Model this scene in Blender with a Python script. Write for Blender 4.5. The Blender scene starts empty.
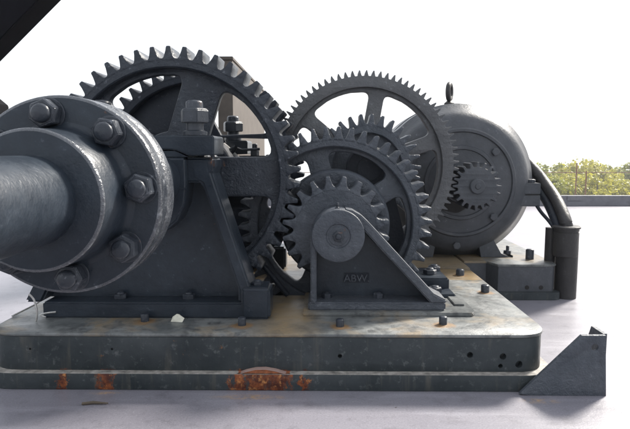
import bpy, bmesh, math, random
from mathutils import Vector, Matrix, Euler
R = math.radians
PI = math.pi
random.seed(7)

# ------------------------------------------------------------------ camera
scene = bpy.context.scene
F = 560.0                       # focal length in photograph pixels (630 wide)
PITCH = math.atan(62.5 / F)
YAW = math.atan(7.0 / F)
CAM_ROT = Euler((PI / 2 - PITCH, 0, YAW), 'XYZ')
_M = CAM_ROT.to_matrix()

def ray(px, py):
    return _M @ Vector(((px - 315.0) / F, -(py - 214.5) / F, -1.0))

Y0 = 1.60                       # distance of the machine base's front face
def slope(py, Y):
    d = ray(322, py)
    return d.z / d.y * Y
ZC = -slope(391, 1.575)         # camera height above the deck
ZB = ZC + slope(333.5, Y0)      # top of machine base
CAM = Vector((0, 0, ZC))

def P(px, py, Y):               # point on the plane y = Y seen at a photo pixel
    d = ray(px, py)
    return CAM + d * (Y / d.y)
def Q(px, py, z=None):          # point on a horizontal plane seen at a photo pixel
    z = ZB if z is None else z
    d = ray(px, py)
    return CAM + d * ((z - ZC) / d.z)
def S(px, Y):
    return px * Y / F

cam_data = bpy.data.cameras.new("camera")
cam_data.lens = 36.0 * F / 630.0
cam_data.sensor_width = 36.0
cam_data.clip_start = 0.02
cam_data.clip_end = 8000
cam = bpy.data.objects.new("camera", cam_data)
cam.location = CAM
cam.rotation_euler = CAM_ROT
scene.collection.objects.link(cam)
scene.camera = cam

# ------------------------------------------------------------------ sky, sun, exposure
SUN_EL, SUN_AZ = R(40), R(46)   # azimuth from +Y (away from camera) towards +X (right)
world = bpy.data.worlds.new("World")
scene.world = world
world.use_nodes = True
wn = world.node_tree
wn.nodes.clear()
sky = wn.nodes.new('ShaderNodeTexSky')
sky.sky_type = 'NISHITA'
sky.sun_disc = False
sky.sun_elevation = SUN_EL
sky.sun_rotation = SUN_AZ
sky.air_density = 1.0
sky.dust_density = 4.0
sky.ozone_density = 1.0
cloud = wn.nodes.new('ShaderNodeMixRGB')      # thin bright overcast
cloud.inputs[0].default_value = 0.72
cloud.inputs[2].default_value = (7.6, 7.9, 8.3, 1)
bg = wn.nodes.new('ShaderNodeBackground')
bg.inputs[1].default_value = 0.088
wo = wn.nodes.new('ShaderNodeOutputWorld')
wn.links.new(sky.outputs[0], cloud.inputs[1])
wn.links.new(cloud.outputs[0], bg.inputs[0])
wn.links.new(bg.outputs[0], wo.inputs[0])

sd = bpy.data.lights.new("sun", 'SUN')
sd.energy = 4.0
sd.angle = R(11)
sd.color = (1.0, 0.95, 0.87)
sun = bpy.data.objects.new("sun", sd)
sv = Vector((math.sin(SUN_AZ) * math.cos(SUN_EL), math.cos(SUN_AZ) * math.cos(SUN_EL), math.sin(SUN_EL)))
sun.rotation_euler = sv.to_track_quat('Z', 'Y').to_euler()
sun.location = (3, 3, 6)
scene.collection.objects.link(sun)

vs = scene.view_settings
vs.view_transform = 'Standard'
vs.look = 'None'
vs.exposure = 1.2
vs.gamma = 1.0
scene.render.engine = 'CYCLES'

# ------------------------------------------------------------------ materials
def nodes_of(name):
    m = bpy.data.materials.new(name)
    m.use_nodes = True
    nt = m.node_tree
    b = nt.nodes['Principled BSDF']
    return m, nt, b

def N(nt, kind, **kw):
    n = nt.nodes.new(kind)
    for k, v in kw.items():
        setattr(n, k, v)
    return n

def ramp(nt, src, stops):
    r = N(nt, 'ShaderNodeValToRGB')
    els = r.color_ramp.elements
    while len(els) < len(stops):
        els.new(0.5)
    for e, (p, c) in zip(els, stops):
        e.position = p
        e.color = (c, c, c, 1) if isinstance(c, (int, float)) else (*c, 1)
    nt.links.new(src, r.inputs[0])
    return r.outputs[0]

def noise(nt, vec, scale, detail=4, rough=0.55, dist=0.0):
    n = N(nt, 'ShaderNodeTexNoise')
    n.inputs['Scale'].default_value = scale
    n.inputs['Detail'].default_value = detail
    n.inputs['Roughness'].default_value = rough
    n.inputs['Distortion'].default_value = dist
    nt.links.new(vec, n.inputs['Vector'])
    return n.outputs['Fac']

def mix(nt, fac, a, b, mode='MIX'):
    n = N(nt, 'ShaderNodeMixRGB', blend_type=mode)
    for i, v in enumerate((fac, a, b)):
        if isinstance(v, bpy.types.NodeSocket):
            nt.links.new(v, n.inputs[i])
        elif i == 0:
            n.inputs[0].default_value = v
        else:
            n.inputs[i].default_value = (*v, 1)
    return n.outputs[0]

def mth(nt, op, a, b=None, clamp=False):
    n = N(nt, 'ShaderNodeMath', operation=op, use_clamp=clamp)
    for i, v in enumerate((a, b)):
        if v is None:
            continue
        if isinstance(v, bpy.types.NodeSocket):
            nt.links.new(v, n.inputs[i])
        else:
            n.inputs[i].default_value = v
    return n.outputs[0]

def bump(nt, b, h, strength, dist=0.002):
    n = N(nt, 'ShaderNodeBump')
    n.inputs['Strength'].default_value = strength
    n.inputs['Distance'].default_value = dist
    nt.links.new(h, n.inputs['Height'])
    nt.links.new(n.outputs[0], b.inputs['Normal'])

def geo_pos(nt):
    return N(nt, 'ShaderNodeNewGeometry').outputs['Position']

def painted_iron(name, c1, c2, rough=0.42, lump=0.55, chip=0.62, wear=(0.16, 0.17, 0.19), rust=0.70, spec=0.5):
    """thick old machine paint on cast iron: mottled, pitted, with pale scuffs and a little rust"""
    m, nt, b = nodes_of(name)
    pos = geo_pos(nt)
    big = noise(nt, pos, 7, 5, 0.6)
    med = noise(nt, pos, 38, 6, 0.65)
    fine = noise(nt, pos, 170, 4, 0.6)
    col = mix(nt, ramp(nt, big, [(0.35, 0.0), (0.68, 1.0)]), c1, c2)
    col = mix(nt, ramp(nt, med, [(0.30, 0.35), (0.65, 0.0)]), col, tuple(x * 0.45 for x in c1))
    ch = mth(nt, 'MULTIPLY', ramp(nt, med, [(chip, 0.0), (chip + 0.10, 1.0)]),
             ramp(nt, fine, [(0.46, 0.0), (0.60, 0.8)]))
    col = mix(nt, ch, col, wear)
    ru = mth(nt, 'MULTIPLY', ramp(nt, noise(nt, pos, 11, 6, 0.7, 0.4), [(rust, 0.0), (rust + 0.06, 1.0)]),
             ramp(nt, fine, [(0.40, 0.0), (0.62, 0.9)]))
    col = mix(nt, ru, col, (0.16, 0.065, 0.025))
    nt.links.new(col, b.inputs['Base Color'])
    rr = mth(nt, 'ADD', mth(nt, 'MULTIPLY', med, 0.30), rough - 0.13)
    nt.links.new(mth(nt, 'ADD', rr, mth(nt, 'MULTIPLY', ru, 0.3), True), b.inputs['Roughness'])
    b.inputs['Specular IOR Level'].default_value = spec
    h = mth(nt, 'ADD', mth(nt, 'MULTIPLY', noise(nt, pos, 95, 3, 0.6), 0.8), mth(nt, 'MULTIPLY', fine, 0.45))
    h = mth(nt, 'ADD', h, mth(nt, 'MULTIPLY', noise(nt, pos, 24, 2), 0.9))
    bump(nt, b, h, lump, 0.004)
    return m

M = {}
M['paint'] = painted_iron('grey_blue_machine_paint', (0.014, 0.0195, 0.028), (0.028, 0.0365, 0.048), spec=0.27, rough=0.31, lump=0.26, rust=0.68, wear=(0.09, 0.10, 0.12))
M['bullgear'] = painted_iron('dark_gear_paint', (0.017, 0.022, 0.031), (0.036, 0.043, 0.055), rough=0.33, spec=0.32, lump=1.0, chip=0.58)
M['finegear'] = painted_iron('pale_gear_paint', (0.066, 0.068, 0.074), (0.10, 0.102, 0.106), rough=0.45, spec=0.45, lump=0.8, chip=0.58)  # paler grey than the other gear paints
M['gear'] = painted_iron('gear_paint', (0.046, 0.054, 0.067), (0.076, 0.084, 0.099), rough=0.35, spec=0.32, lump=1.0, chip=0.60)
M['teeth'] = painted_iron('worn_tooth_paint', (0.032, 0.038, 0.048), (0.060, 0.066, 0.078), rough=0.36, lump=0.6, chip=0.53, wear=(0.20, 0.20, 0.21))
M['rim_highlight'] = painted_iron('rim_highlight_paint', (0.030, 0.035, 0.045), (0.085, 0.092, 0.105), rough=0.26, lump=0.9, chip=0.54, wear=(0.20, 0.21, 0.225), spec=0.8)  # lighter, glossier copy of the paint: rim highlights put into the colour
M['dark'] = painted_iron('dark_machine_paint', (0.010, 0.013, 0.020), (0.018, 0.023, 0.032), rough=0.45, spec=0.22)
M['motor'] = painted_iron('motor_paint', (0.050, 0.055, 0.064), (0.076, 0.080, 0.089), rough=0.42, spec=0.3, lump=0.35, rust=0.74)
M['bolt'] = painted_iron('bolt_paint', (0.020, 0.025, 0.034), (0.046, 0.052, 0.064), rough=0.30, spec=0.34, lump=0.4, chip=0.56, rust=0.63)
M['pipe'] = painted_iron('conduit_paint', (0.022, 0.021, 0.022), (0.038, 0.036, 0.036), rough=0.5, spec=0.35, lump=0.5)

def base_side():
    """side of the machine base: painted plate with rust weeping from the ledge"""
    m, nt, b = nodes_of('base_side_paint')
    pos = geo_pos(nt)
    sep = N(nt, 'ShaderNodeSeparateXYZ')
    nt.links.new(pos, sep.inputs[0])
    big = noise(nt, pos, 6, 6, 0.65)
    med = noise(nt, pos, 42, 6, 0.7)
    col = mix(nt, ramp(nt, big, [(0.3, 0.0), (0.7, 1.0)]), (0.018, 0.024, 0.027), (0.046, 0.053, 0.057))
    col = mix(nt, ramp(nt, med, [(0.57, 0.0), (0.70, 0.6)]), col, (0.12, 0.125, 0.125))
    # vertical weeping streaks
    mp = N(nt, 'ShaderNodeMapping')
    mp.inputs['Scale'].default_value = (34, 34, 3)
    nt.links.new(pos, mp.inputs[0])
    streak = noise(nt, mp.outputs[0], 1.0, 4, 0.6)
    col = mix(nt, ramp(nt, streak, [(0.58, 0.0), (0.76, 0.35)]), col, (0.15, 0.13, 0.10))
    # rust patches at fixed spots along the front
    tot = None
    wob = mth(nt, 'MULTIPLY', mth(nt, 'SUBTRACT', noise(nt, pos, 26, 5, 0.75), 0.5), 0.11)
    for px, wpx in ((62, 5), (105, 9), (238, 10), (258, 16), (278, 13), (303, 5)):
        x = P(px, 380, 1.575).x
        w = S(wpx, 1.575)
        d = mth(nt, 'ABSOLUTE', mth(nt, 'ADD', mth(nt, 'SUBTRACT', sep.outputs[0], x), wob))
        g = mth(nt, 'SUBTRACT', 1.15, mth(nt, 'DIVIDE', d, w * 1.5), True)
        tot = g if tot is None else mth(nt, 'MAXIMUM', tot, g)
    zr = mth(nt, 'SUBTRACT', 1.0, mth(nt, 'DIVIDE', mth(nt, 'SUBTRACT', sep.outputs[2], LEDGE - 0.004), 0.018), True)
    mq = N(nt, 'ShaderNodeMapping')
    mq.inputs['Scale'].default_value = (58, 58, 20)
    nt.links.new(pos, mq.inputs[0])
    core = mth(nt, 'MULTIPLY', tot, zr)
    ru = mth(nt, 'ADD', core, mth(nt, 'MULTIPLY', mth(nt, 'SUBTRACT', noise(nt, mq.outputs[0], 1.0, 6, 0.75), 0.52), 2.2))
    ru2 = mth(nt, 'MULTIPLY', ramp(nt, ru, [(0.40, 0.0), (0.72, 1.0)]), ramp(nt, core, [(0.02, 0.0), (0.25, 1.0)]))
    rc = mix(nt, ramp(nt, noise(nt, pos, 30, 5, 0.7), [(0.42, 0.0), (0.66, 1.0)]), (0.060, 0.018, 0.012), (0.28, 0.085, 0.028))
    rc = mix(nt, ramp(nt, noise(nt, pos, 55, 4, 0.7), [(0.56, 0.0), (0.70, 0.9)]), rc, (0.46, 0.20, 0.07))
    col = mix(nt, ru2, col, rc)
    spots = mth(nt, 'MULTIPLY', ramp(nt, noise(nt, pos, 19, 5, 0.7), [(0.67, 0), (0.70, 1)]), ramp(nt, med, [(0.45, 0), (0.6, 1)]))
    col = mix(nt, spots, col, (0.20, 0.09, 0.04))
    nt.links.new(col, b.inputs['Base Color'])
    nt.links.new(mth(nt, 'ADD', mth(nt, 'MULTIPLY', med, 0.25), 0.33), b.inputs['Roughness'])
    b.inputs['Specular IOR Level'].default_value = 0.22
    bump(nt, b, mth(nt, 'ADD', mth(nt, 'MULTIPLY', med, 0.6), mth(nt, 'ADD', noise(nt, pos, 9, 2), mth(nt, 'MULTIPLY', ru2, 0.3))), 0.55, 0.004)
    return m

STUDS = ((145, 321), (242, 325), (340, 326), (443, 324), (460, 275), (485, 292))
def base_top():
    """weathered top of the base: chalky pale grey paint, worn to dark, ochre grime"""
    m, nt, b = nodes_of('weathered_base_top')
    pos = geo_pos(nt)
    sep = N(nt, 'ShaderNodeSeparateXYZ')
    nt.links.new(pos, sep.inputs[0])
    big = noise(nt, pos, 4.5, 6, 0.65, 0.6)
    med = noise(nt, pos, 26, 6, 0.7, 0.3)
    col = mix(nt, ramp(nt, big, [(0.35, 0.0), (0.62, 1.0)]), (0.085, 0.092, 0.092), (0.175, 0.181, 0.177))
    col = mix(nt, ramp(nt, med, [(0.36, 0.85), (0.54, 0.0)]), col, (0.045, 0.048, 0.050))
    och = mth(nt, 'MULTIPLY', ramp(nt, noise(nt, pos, 5.5, 5, 0.6, 0.5), [(0.50, 0.0), (0.66, 1.0)]), ramp(nt, med, [(0.3, 0.3), (0.6, 1.0)]))
    # grime has washed into the gap between the two bearing feet and behind the gears
    gx = mth(nt, 'SUBTRACT', 1.0, mth(nt, 'DIVIDE', mth(nt, 'ABSOLUTE', mth(nt, 'SUBTRACT', sep.outputs[0], P(288, 300, 1.85).x)), 0.13), True)
    gb = mth(nt, 'MULTIPLY', mth(nt, 'MULTIPLY', mth(nt, 'GREATER_THAN', sep.outputs[1], 2.3), mth(nt, 'LESS_THAN', sep.outputs[0], 0.80)), 0.8)
    och = mth(nt, 'ADD', mth(nt, 'MULTIPLY', och, 0.75), mth(nt, 'MULTIPLY', mth(nt, 'MAXIMUM', gx, gb), ramp(nt, med, [(0.3, 0.45), (0.6, 1.0)])), True)
    col = mix(nt, och, col, (0.21, 0.15, 0.08))
    ring = None
    for px, py in STUDS:
        q = Q(px, py)
        vm = N(nt, 'ShaderNodeVectorMath', operation='DISTANCE')
        nt.links.new(pos, vm.inputs[0]); vm.inputs[1].default_value = (q.x, q.y - .008, ZB)
        g = mth(nt, 'SUBTRACT', 1.0, mth(nt, 'DIVIDE', vm.outputs['Value'], 0.055), True)
        ring = g if ring is None else mth(nt, 'MAXIMUM', ring, g)
    ring = ramp(nt, mth(nt, 'ADD', ring, mth(nt, 'MULTIPLY', mth(nt, 'SUBTRACT', noise(nt, pos, 34, 5, 0.7), 0.5), 1.0)), [(0.32, 0.0), (0.6, 0.85)])
    col = mix(nt, ring, col, (0.20, 0.12, 0.055))
    dk = ramp(nt, noise(nt, pos, 60, 5, 0.7), [(0.62, 0.0), (0.70, 0.8)])
    col = mix(nt, dk, col, (0.06, 0.055, 0.05))
    nt.links.new(col, b.inputs['Base Color'])
    nt.links.new(mth(nt, 'ADD', mth(nt, 'MULTIPLY', noise(nt, pos, 6, 4, 0.6, 0.8), 0.75), 0.02), b.inputs['Roughness'])
    bump(nt, b, mth(nt, 'ADD', mth(nt, 'MULTIPLY', med, 0.8), noise(nt, pos, 8, 2)), 0.6, 0.004)
    return m

def deck_mat():
    m, nt, b = nodes_of('pale_painted_deck')
    pos = geo_pos(nt)
    sep = N(nt, 'ShaderNodeSeparateXYZ')
    nt.links.new(pos, sep.inputs[0])
    big = noise(nt, pos, 1.1, 6, 0.62, 0.5)
    med = noise(nt, pos, 16, 6, 0.68)
    mp = N(nt, 'ShaderNodeMapping')
    mp.inputs['Scale'].default_value = (1.6, 14, 1)
    nt.links.new(pos, mp.inputs[0])
    st = noise(nt, mp.outputs[0], 1.0, 5, 0.6)
    col = mix(nt, ramp(nt, big, [(0.3, 0.0), (0.7, 1.0)]), (0.160, 0.153, 0.178), (0.218, 0.210, 0.238))
    col = mix(nt, ramp(nt, st, [(0.55, 0.0), (0.75, 0.5)]), col, (0.30, 0.29, 0.33))
    col = mix(nt, ramp(nt, med, [(0.30, 0.5), (0.48, 0.0)]), col, (0.085, 0.08, 0.092))
    grit = noise(nt, pos, 210, 3, 0.7)
    col = mix(nt, ramp(nt, grit, [(0.34, 0.5), (0.46, 0.0)]), col, (0.10, 0.095, 0.105))
    col = mix(nt, ramp(nt, grit, [(0.58, 0.0), (0.70, 0.5)]), col, (0.36, 0.35, 0.38))
    # rust washed off the base onto the deck
    tot = None
    for px, py, sx, sy in ((250, 397, 0.12, 0.020), (105, 393, 0.05, 0.012), (540, 401, 0.06, 0.02)):
        q = Q(px, py, 0.0)
        dx = mth(nt, 'DIVIDE', mth(nt, 'SUBTRACT', sep.outputs[0], q.x), sx)
        dy = mth(nt, 'DIVIDE', mth(nt, 'SUBTRACT', sep.outputs[1], q.y), sy)
        d = mth(nt, 'SUBTRACT', 1.1, mth(nt, 'SQRT', mth(nt, 'ADD', mth(nt, 'MULTIPLY', dx, dx), mth(nt, 'MULTIPLY', dy, dy))), True)
        tot = d if tot is None else mth(nt, 'MAXIMUM', tot, d)
    tot = mth(nt, 'MULTIPLY', tot, ramp(nt, noise(nt, pos, 40, 5, 0.7), [(0.42, 0.0), (0.62, 0.8)]))
    col = mix(nt, tot, col, (0.42, 0.27, 0.13))
    chips = ramp(nt, noise(nt, pos, 33, 2, 0.5), [(0.745, 0.0), (0.765, 0.9)])
    col = mix(nt, chips, col, (0.06, 0.05, 0.05))
    nt.links.new(col, b.inputs['Base Color'])
    nt.links.new(mth(nt, 'ADD', mth(nt, "MULTIPLY", st, 0.22), 0.26), b.inputs['Roughness'])
    b.inputs['Specular IOR Level'].default_value = 0.85
    bump(nt, b, mth(nt, 'ADD', med, mth(nt, 'MULTIPLY', noise(nt, pos, 120, 3), 0.4)), 0.25, 0.003)
    return m

def simple(name, c, rough=0.6, var=0.25, scale=20, spec=0.5, metal=0.0):
    m, nt, b = nodes_of(name)
    pos = geo_pos(nt)
    n = noise(nt, pos, scale, 5, 0.6)
    col = mix(nt, ramp(nt, n, [(0.3, 0.0), (0.7, 1.0)]), tuple(x * (1 - var) for x in c), tuple(min(1, x * (1 + var)) for x in c))
    nt.links.new(col, b.inputs['Base Color'])
    b.inputs['Roughness'].default_value = rough
    b.inputs['Specular IOR Level'].default_value = spec
    b.inputs['Metallic'].default_value = metal
    bump(nt, b, n, 0.25, 0.003)
    return m

def leaf_mat(name, c1, c2):
    m, nt, b = nodes_of(name)
    inf = N(nt, 'ShaderNodeObjectInfo')
    pos = geo_pos(nt)
    n = noise(nt, pos, 0.9, 3, 0.6)
    f = mth(nt, 'ADD', mth(nt, 'MULTIPLY', n, 0.7), mth(nt, 'MULTIPLY', inf.outputs['Random'], 0.35), True)
    col = mix(nt, f, c1, c2)
    nt.links.new(col, b.inputs['Base Color'])
    b.inputs['Roughness'].default_value = 0.55
    tr = N(nt, 'ShaderNodeBsdfTranslucent')
    nt.links.new(col, tr.inputs[0])
    ms = N(nt, 'ShaderNodeMixShader')
    ms.inputs[0].default_value = 0.45
    out = nt.nodes['Material Output']
    nt.links.new(b.outputs[0], ms.inputs[1])
    nt.links.new(tr.outputs[0], ms.inputs[2])
    nt.links.new(ms.outputs[0], out.inputs[0])
    return m

LEDGE = ZC + slope(374.5, 1.575)
M['side'] = base_side()
M['top'] = base_top()
M['deck'] = deck_mat()
M['black'] = simple('stand_in_black', (0.006, 0.006, 0.008), 0.9, 0.2, spec=0.1)
M['shade_fill'] = simple('dark_shade_fill', (0.015, 0.014, 0.014), 0.9, 0.3)  # dark colour for the shade inside holes and slits
M['grease'] = simple('bright_worn_steel', (0.45, 0.44, 0.42), 0.35, 0.25, 80, metal=0.6)
M['scrap'] = simple('pale_scrap', (0.62, 0.60, 0.50), 0.8, 0.2, 60)
M['panel'] = simple('weathered_tan_panel', (0.075, 0.062, 0.052), 0.75, 0.22, 14)
M['brown'] = simple('rusty_fence_paint', (0.20, 0.11, 0.075), 0.7, 0.3, 10)
M['curb'] = simple('grey_curb_paint', (0.135, 0.135, 0.15), 0.6, 0.2, 12)
M['rustmat'] = simple('flaky_rust', (0.24, 0.075, 0.028), 0.85, 0.5, 90)
M['leaf'] = leaf_mat('foliage', (0.19, 0.22, 0.026), (0.32, 0.31, 0.045))
M['leaf2'] = leaf_mat('yellow_foliage', (0.29, 0.29, 0.036), (0.40, 0.36, 0.06))
M['bark'] = simple('bark', (0.09, 0.07, 0.05), 0.85, 0.3, 6)
M['water'] = simple('sky_mirror_water', (0.10, 0.11, 0.11), 0.12, 0.1, 0.05)
M['grass'] = simple('grass_land', (0.10, 0.12, 0.035), 0.9, 0.3, 0.3)

# ------------------------------------------------------------------ mesh helpers
col = scene.collection

def tag(o, label=None, cat=None, group=None, kind=None):
    for k, v in (('label', label), ('category', cat), ('group', group), ('kind', kind)):
        if v:
            o[k] = v
    return o

def thing(name, loc, label, cat, group=None):
    o = bpy.data.objects.new(name, None)
    o.empty_display_size = 0.1
    o.location = loc
    col.objects.link(o)
    return tag(o, label, cat, group)

def link(name, me, mat=None, parent=None, loc=(0, 0, 0), rot=(0, 0, 0)):
    if mat is not None and not me.materials:
        me.materials.append(mat)
    o = bpy.data.objects.new(name, me)
    o.parent = parent
    o.location = loc
    o.rotation_euler = rot
    col.objects.link(o)
    return o

def fin(bm, name, smooth=35):
    bmesh.ops.recalc_face_normals(bm, faces=bm.faces[:])
    me = bpy.data.meshes.new(name)
    bm.to_mesh(me)
    bm.free()
    if smooth:
        me.shade_smooth()
        me.set_sharp_from_angle(angle=R(smooth))
    return me

def bev(bm, w, seg=2, ang=30):
    if w <= 0:
        return
    es = [e for e in bm.edges if len(e.link_faces) == 2 and e.calc_face_angle(0) > R(ang)]
    bmesh.ops.bevel(bm, geom=es, offset=w, segments=seg, affect='EDGES', clamp_overlap=True)

def box_me(x0, x1, y0, y1, z0, z1, w=0.004, seg=2):
    bm = bmesh.new()
    bmesh.ops.create_cube(bm, size=1.0)
    for v in bm.verts:
        v.co = Vector(((x0 + x1) / 2 + v.co.x * (x1 - x0), (y0 + y1) / 2 + v.co.y * (y1 - y0), (z0 + z1) / 2 + v.co.z * (z1 - z0)))
    bev(bm, w, seg)
    return fin(bm, 'box')

def prism_me(pts, y0, y1, w=0.003, seg=2):
    """pts in (x, z); extruded along y"""
    bm = bmesh.new()
    a = [bm.verts.new((x, y0, z)) for x, z in pts]
    b_ = [bm.verts.new((x, y1, z)) for x, z in pts]
    bm.faces.new(a)
    bm.faces.new(b_[::-1])
    n = len(pts)
    for i in range(n):
        bm.faces.new((a[i], b_[i], b_[(i + 1) % n], a[(i + 1) % n]))
    bmesh.ops.recalc_face_normals(bm, faces=bm.faces[:])
    bev(bm, w, seg)
    return fin(bm, 'prism')

def slab_me(pts, z0, z1, w=0.003):
    """pts in (x, y); extruded along z"""
    bm = bmesh.new()
    a = [bm.verts.new((x, y, z0)) for x, y in pts]
    b_ = [bm.verts.new((x, y, z1)) for x, y in pts]
    bm.faces.new(a)
    bm.faces.new(b_[::-1])
    n = len(pts)
    for i in range(n):
        bm.faces.new((a[i], b_[i], b_[(i + 1) % n], a[(i + 1) % n]))
    bmesh.ops.recalc_face_normals(bm, faces=bm.faces[:])
    bev(bm, w, 2, 40)
    return fin(bm, 'slab')

def lathe_me(prof, seg=64, smooth=30):
    """prof: list of (radius, y); revolved about the y axis; closed loop if ends differ in radius > 0"""
    bm = bmesh.new()
    rings = []
    for r, y in prof:
        if r < 1e-6:
            rings.append([bm.verts.new((0, y, 0))])
        else:
            rings.append([bm.verts.new((r * math.cos(2 * PI * i / seg), y, r * math.sin(2 * PI * i / seg))) for i in range(seg)])
    for a, b_ in zip(rings, rings[1:] + ([rings[0]] if len(rings[0]) > 1 and len(rings[-1]) > 1 else [])):
        for i in range(seg):
            j = (i + 1) % seg
            if len(a) == 1 and len(b_) == 1:
                continue
            if len(a) == 1:
                bm.faces.new((a[0], b_[i], b_[j]))
            elif len(b_) == 1:
                bm.faces.new((a[i], a[j], b_[0]))
            else:
                bm.faces.new((a[i], a[j], b_[j], b_[i]))
    return fin(bm, 'lathe', smooth)

def tube_me(path, r, seg=12, cap=True):
    bm = bmesh.new()
    pts = [Vector(p) for p in path]
    rings = []
    up = Vector((0.13, 0.31, 0.94)).normalized()
    for i, p in enumerate(pts):
        t = (pts[min(i + 1, len(pts) - 1)] - pts[max(i - 1, 0)]).normalized()
        u = t.cross(up)
        if u.length < 1e-3:
            u = t.cross(Vector((1, 0, 0)))
        u.normalize()
        v = t.cross(u)
        rr = r[i] if isinstance(r, (list, tuple)) else r
        rings.append([bm.verts.new(p + (u * math.cos(2 * PI * k / seg) + v * math.sin(2 * PI * k / seg)) * rr) for k in range(seg)])
    for a, b_ in zip(rings, rings[1:]):
        for k in range(seg):
            j = (k + 1) % seg
            bm.faces.new((a[k], a[j], b_[j], b_[k]))
    if cap:
        bm.faces.new(rings[0][::-1])
        bm.faces.new(rings[-1])
    return fin(bm, 'tube', 40)

def curve_plate_me(outer, holes, depth, bevel=0.004):
    """flat plate in the xz plane with holes; front face at y=0, back at y=depth"""
    cu = bpy.data.curves.new('c', 'CURVE')
    cu.dimensions = '2D'
    cu.fill_mode = 'BOTH'
    cu.extrude = depth / 2 - bevel
    cu.bevel_depth = bevel
    cu.offset = -bevel
    cu.bevel_resolution = 1
    for loop in [outer] + holes:
        sp = cu.splines.new('POLY')
        sp.points.add(len(loop) - 1)
        for p, (x, z) in zip(sp.points, loop):
            p.co = (x, z, 0, 1)
        sp.use_cyclic_u = True
    o = bpy.data.objects.new('c', cu)
    col.objects.link(o)
    dg = bpy.context.evaluated_depsgraph_get()
    me = bpy.data.meshes.new_from_object(o.evaluated_get(dg))
    bpy.data.objects.remove(o)
    bpy.data.curves.remove(cu)
    bm = bmesh.new()
    bm.from_mesh(me)
    bpy.data.meshes.remove(me)
    bmesh.ops.remove_doubles(bm, verts=bm.verts[:], dist=1e-6)
    for v in bm.verts:
        x, z, y = v.co
        v.co = (x, depth / 2 - y, z)
    return fin(bm, 'plate', 30)

def arc(cx, cz, r, a0, a1, n):
    return [(cx + r * math.cos(a0 + (a1 - a0) * i / n), cz + r * math.sin(a0 + (a1 - a0) * i / n)) for i in range(n + 1)]

def circle(r, n=96, cx=0, cz=0):
    return [(cx + r * math.cos(2 * PI * i / n), cz + r * math.sin(2 * PI * i / n)) for i in range(n)]

def round_poly(pts, rad, n=6):
    """fillet every corner of a polygon"""
    out = []
    m = len(pts)
    for i in range(m):
        p = Vector(pts[i]); a = Vector(pts[i - 1]); b_ = Vector(pts[(i + 1) % m])
        u = (a - p); v = (b_ - p)
        r = rad[i] if isinstance(rad, (list, tuple)) else rad
        if r <= 0:
            out.append(tuple(p)); continue
        d = min(r, u.length * 0.48, v.length * 0.48)
        s, e = p + u.normalized() * d, p + v.normalized() * d
        for k in range(n + 1):
            t = k / n
            q = s * (1 - t) ** 2 + p * 2 * t * (1 - t) + e * t * t
            out.append((q.x, q.y))
    return out

def sector_window(ri, ro, ac, half_o, spoke_half, rad):
    """rounded gear window bounded by two parallel-sided spokes; ac = centre angle"""
    # spoke half-width in metres is kept constant, so the angle narrows outward
    ai = half_o - math.asin(min(0.95, spoke_half / ri))
    ao = half_o - math.asin(min(0.95, spoke_half / ro))
    pts = []
    no = 10
    pts += [(ro * math.cos(ac - ao + 2 * ao * i / no), ro * math.sin(ac - ao + 2 * ao * i / no)) for i in range(no + 1)]
    ni = 4
    pts += [(ri * math.cos(ac + ai - 2 * ai * i / ni), ri * math.sin(ac + ai - 2 * ai * i / ni)) for i in range(ni + 1)]
    rads = [rad if i in (0, no, no + 1, no + 1 + ni) else 0 for i in range(len(pts))]
    # let the fillet swallow several arc points: drop neighbours close to corners
    keep = [(p, r) for i, (p, r) in enumerate(zip(pts, rads)) if i not in (1, no - 1, 2, no - 2)]
    return round_poly([k[0] for k in keep], [k[1] for k in keep], 7)

def hex_nut_me(af, h, chamfer=True):
    """hexagonal nut, axis along y, seated at y=0 and rising to y=-h"""
    bm = bmesh.new()
    rc = af / math.sqrt(3)
    rings = []
    for r, y in ((rc, 0), (rc, -h * 0.86), (rc * 0.86, -h)):
        rings.append([bm.verts.new((r * math.cos(PI / 3 * i), y, r * math.sin(PI / 3 * i))) for i in range(6)])
    for a, b_ in zip(rings, rings[1:]):
        for i in range(6):
            bm.faces.new((a[i], a[(i + 1) % 6], b_[(i + 1) % 6], b_[i]))
    bm.faces.new(rings[0]); bm.faces.new(rings[-1])
    bmesh.ops.recalc_face_normals(bm, faces=bm.faces[:])
    bev(bm, af * 0.03, 2)
    return fin(bm, 'nut', 30)

def stud_me(r, h):
    """domed stud end along -y"""
    return lathe_me([(0, 0.001), (r, 0.001), (r, -h + r * .42), (r * .93, -h + r * .22), (r * 0.72, -h + r * .08), (0, -h)], 18, 50)

UPX = (-PI / 2, 0, 0)       # turns a -y axis piece so that it points up (+z)

# nuts used everywhere on feet: hex + stud, pointing up
_nut_cache = {}
def foot_bolt(name, parent, loc, af=0.034, h=0.02, stud=0.012, mat=None, rotz=None):
    key = (af, h, stud)
    if key not in _nut_cache:
        _nut_cache[key] = (hex_nut_me(af, h), stud_me(af * 0.33, stud))
        _nut_cache[key][0].materials.append(M['bolt'])
        _nut_cache[key][1].materials.append(M['bolt'])
    n, s = _nut_cache[key]
    rz = random.uniform(0, 1) if rotz is None else rotz
    e = Euler((-PI / 2, 0, rz), 'XYZ')
    o = link(name, n, None, parent, loc, e)
    s_ = link('stud_end', s, None, o, (0, -h + 0.001, 0))
    return o

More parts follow.
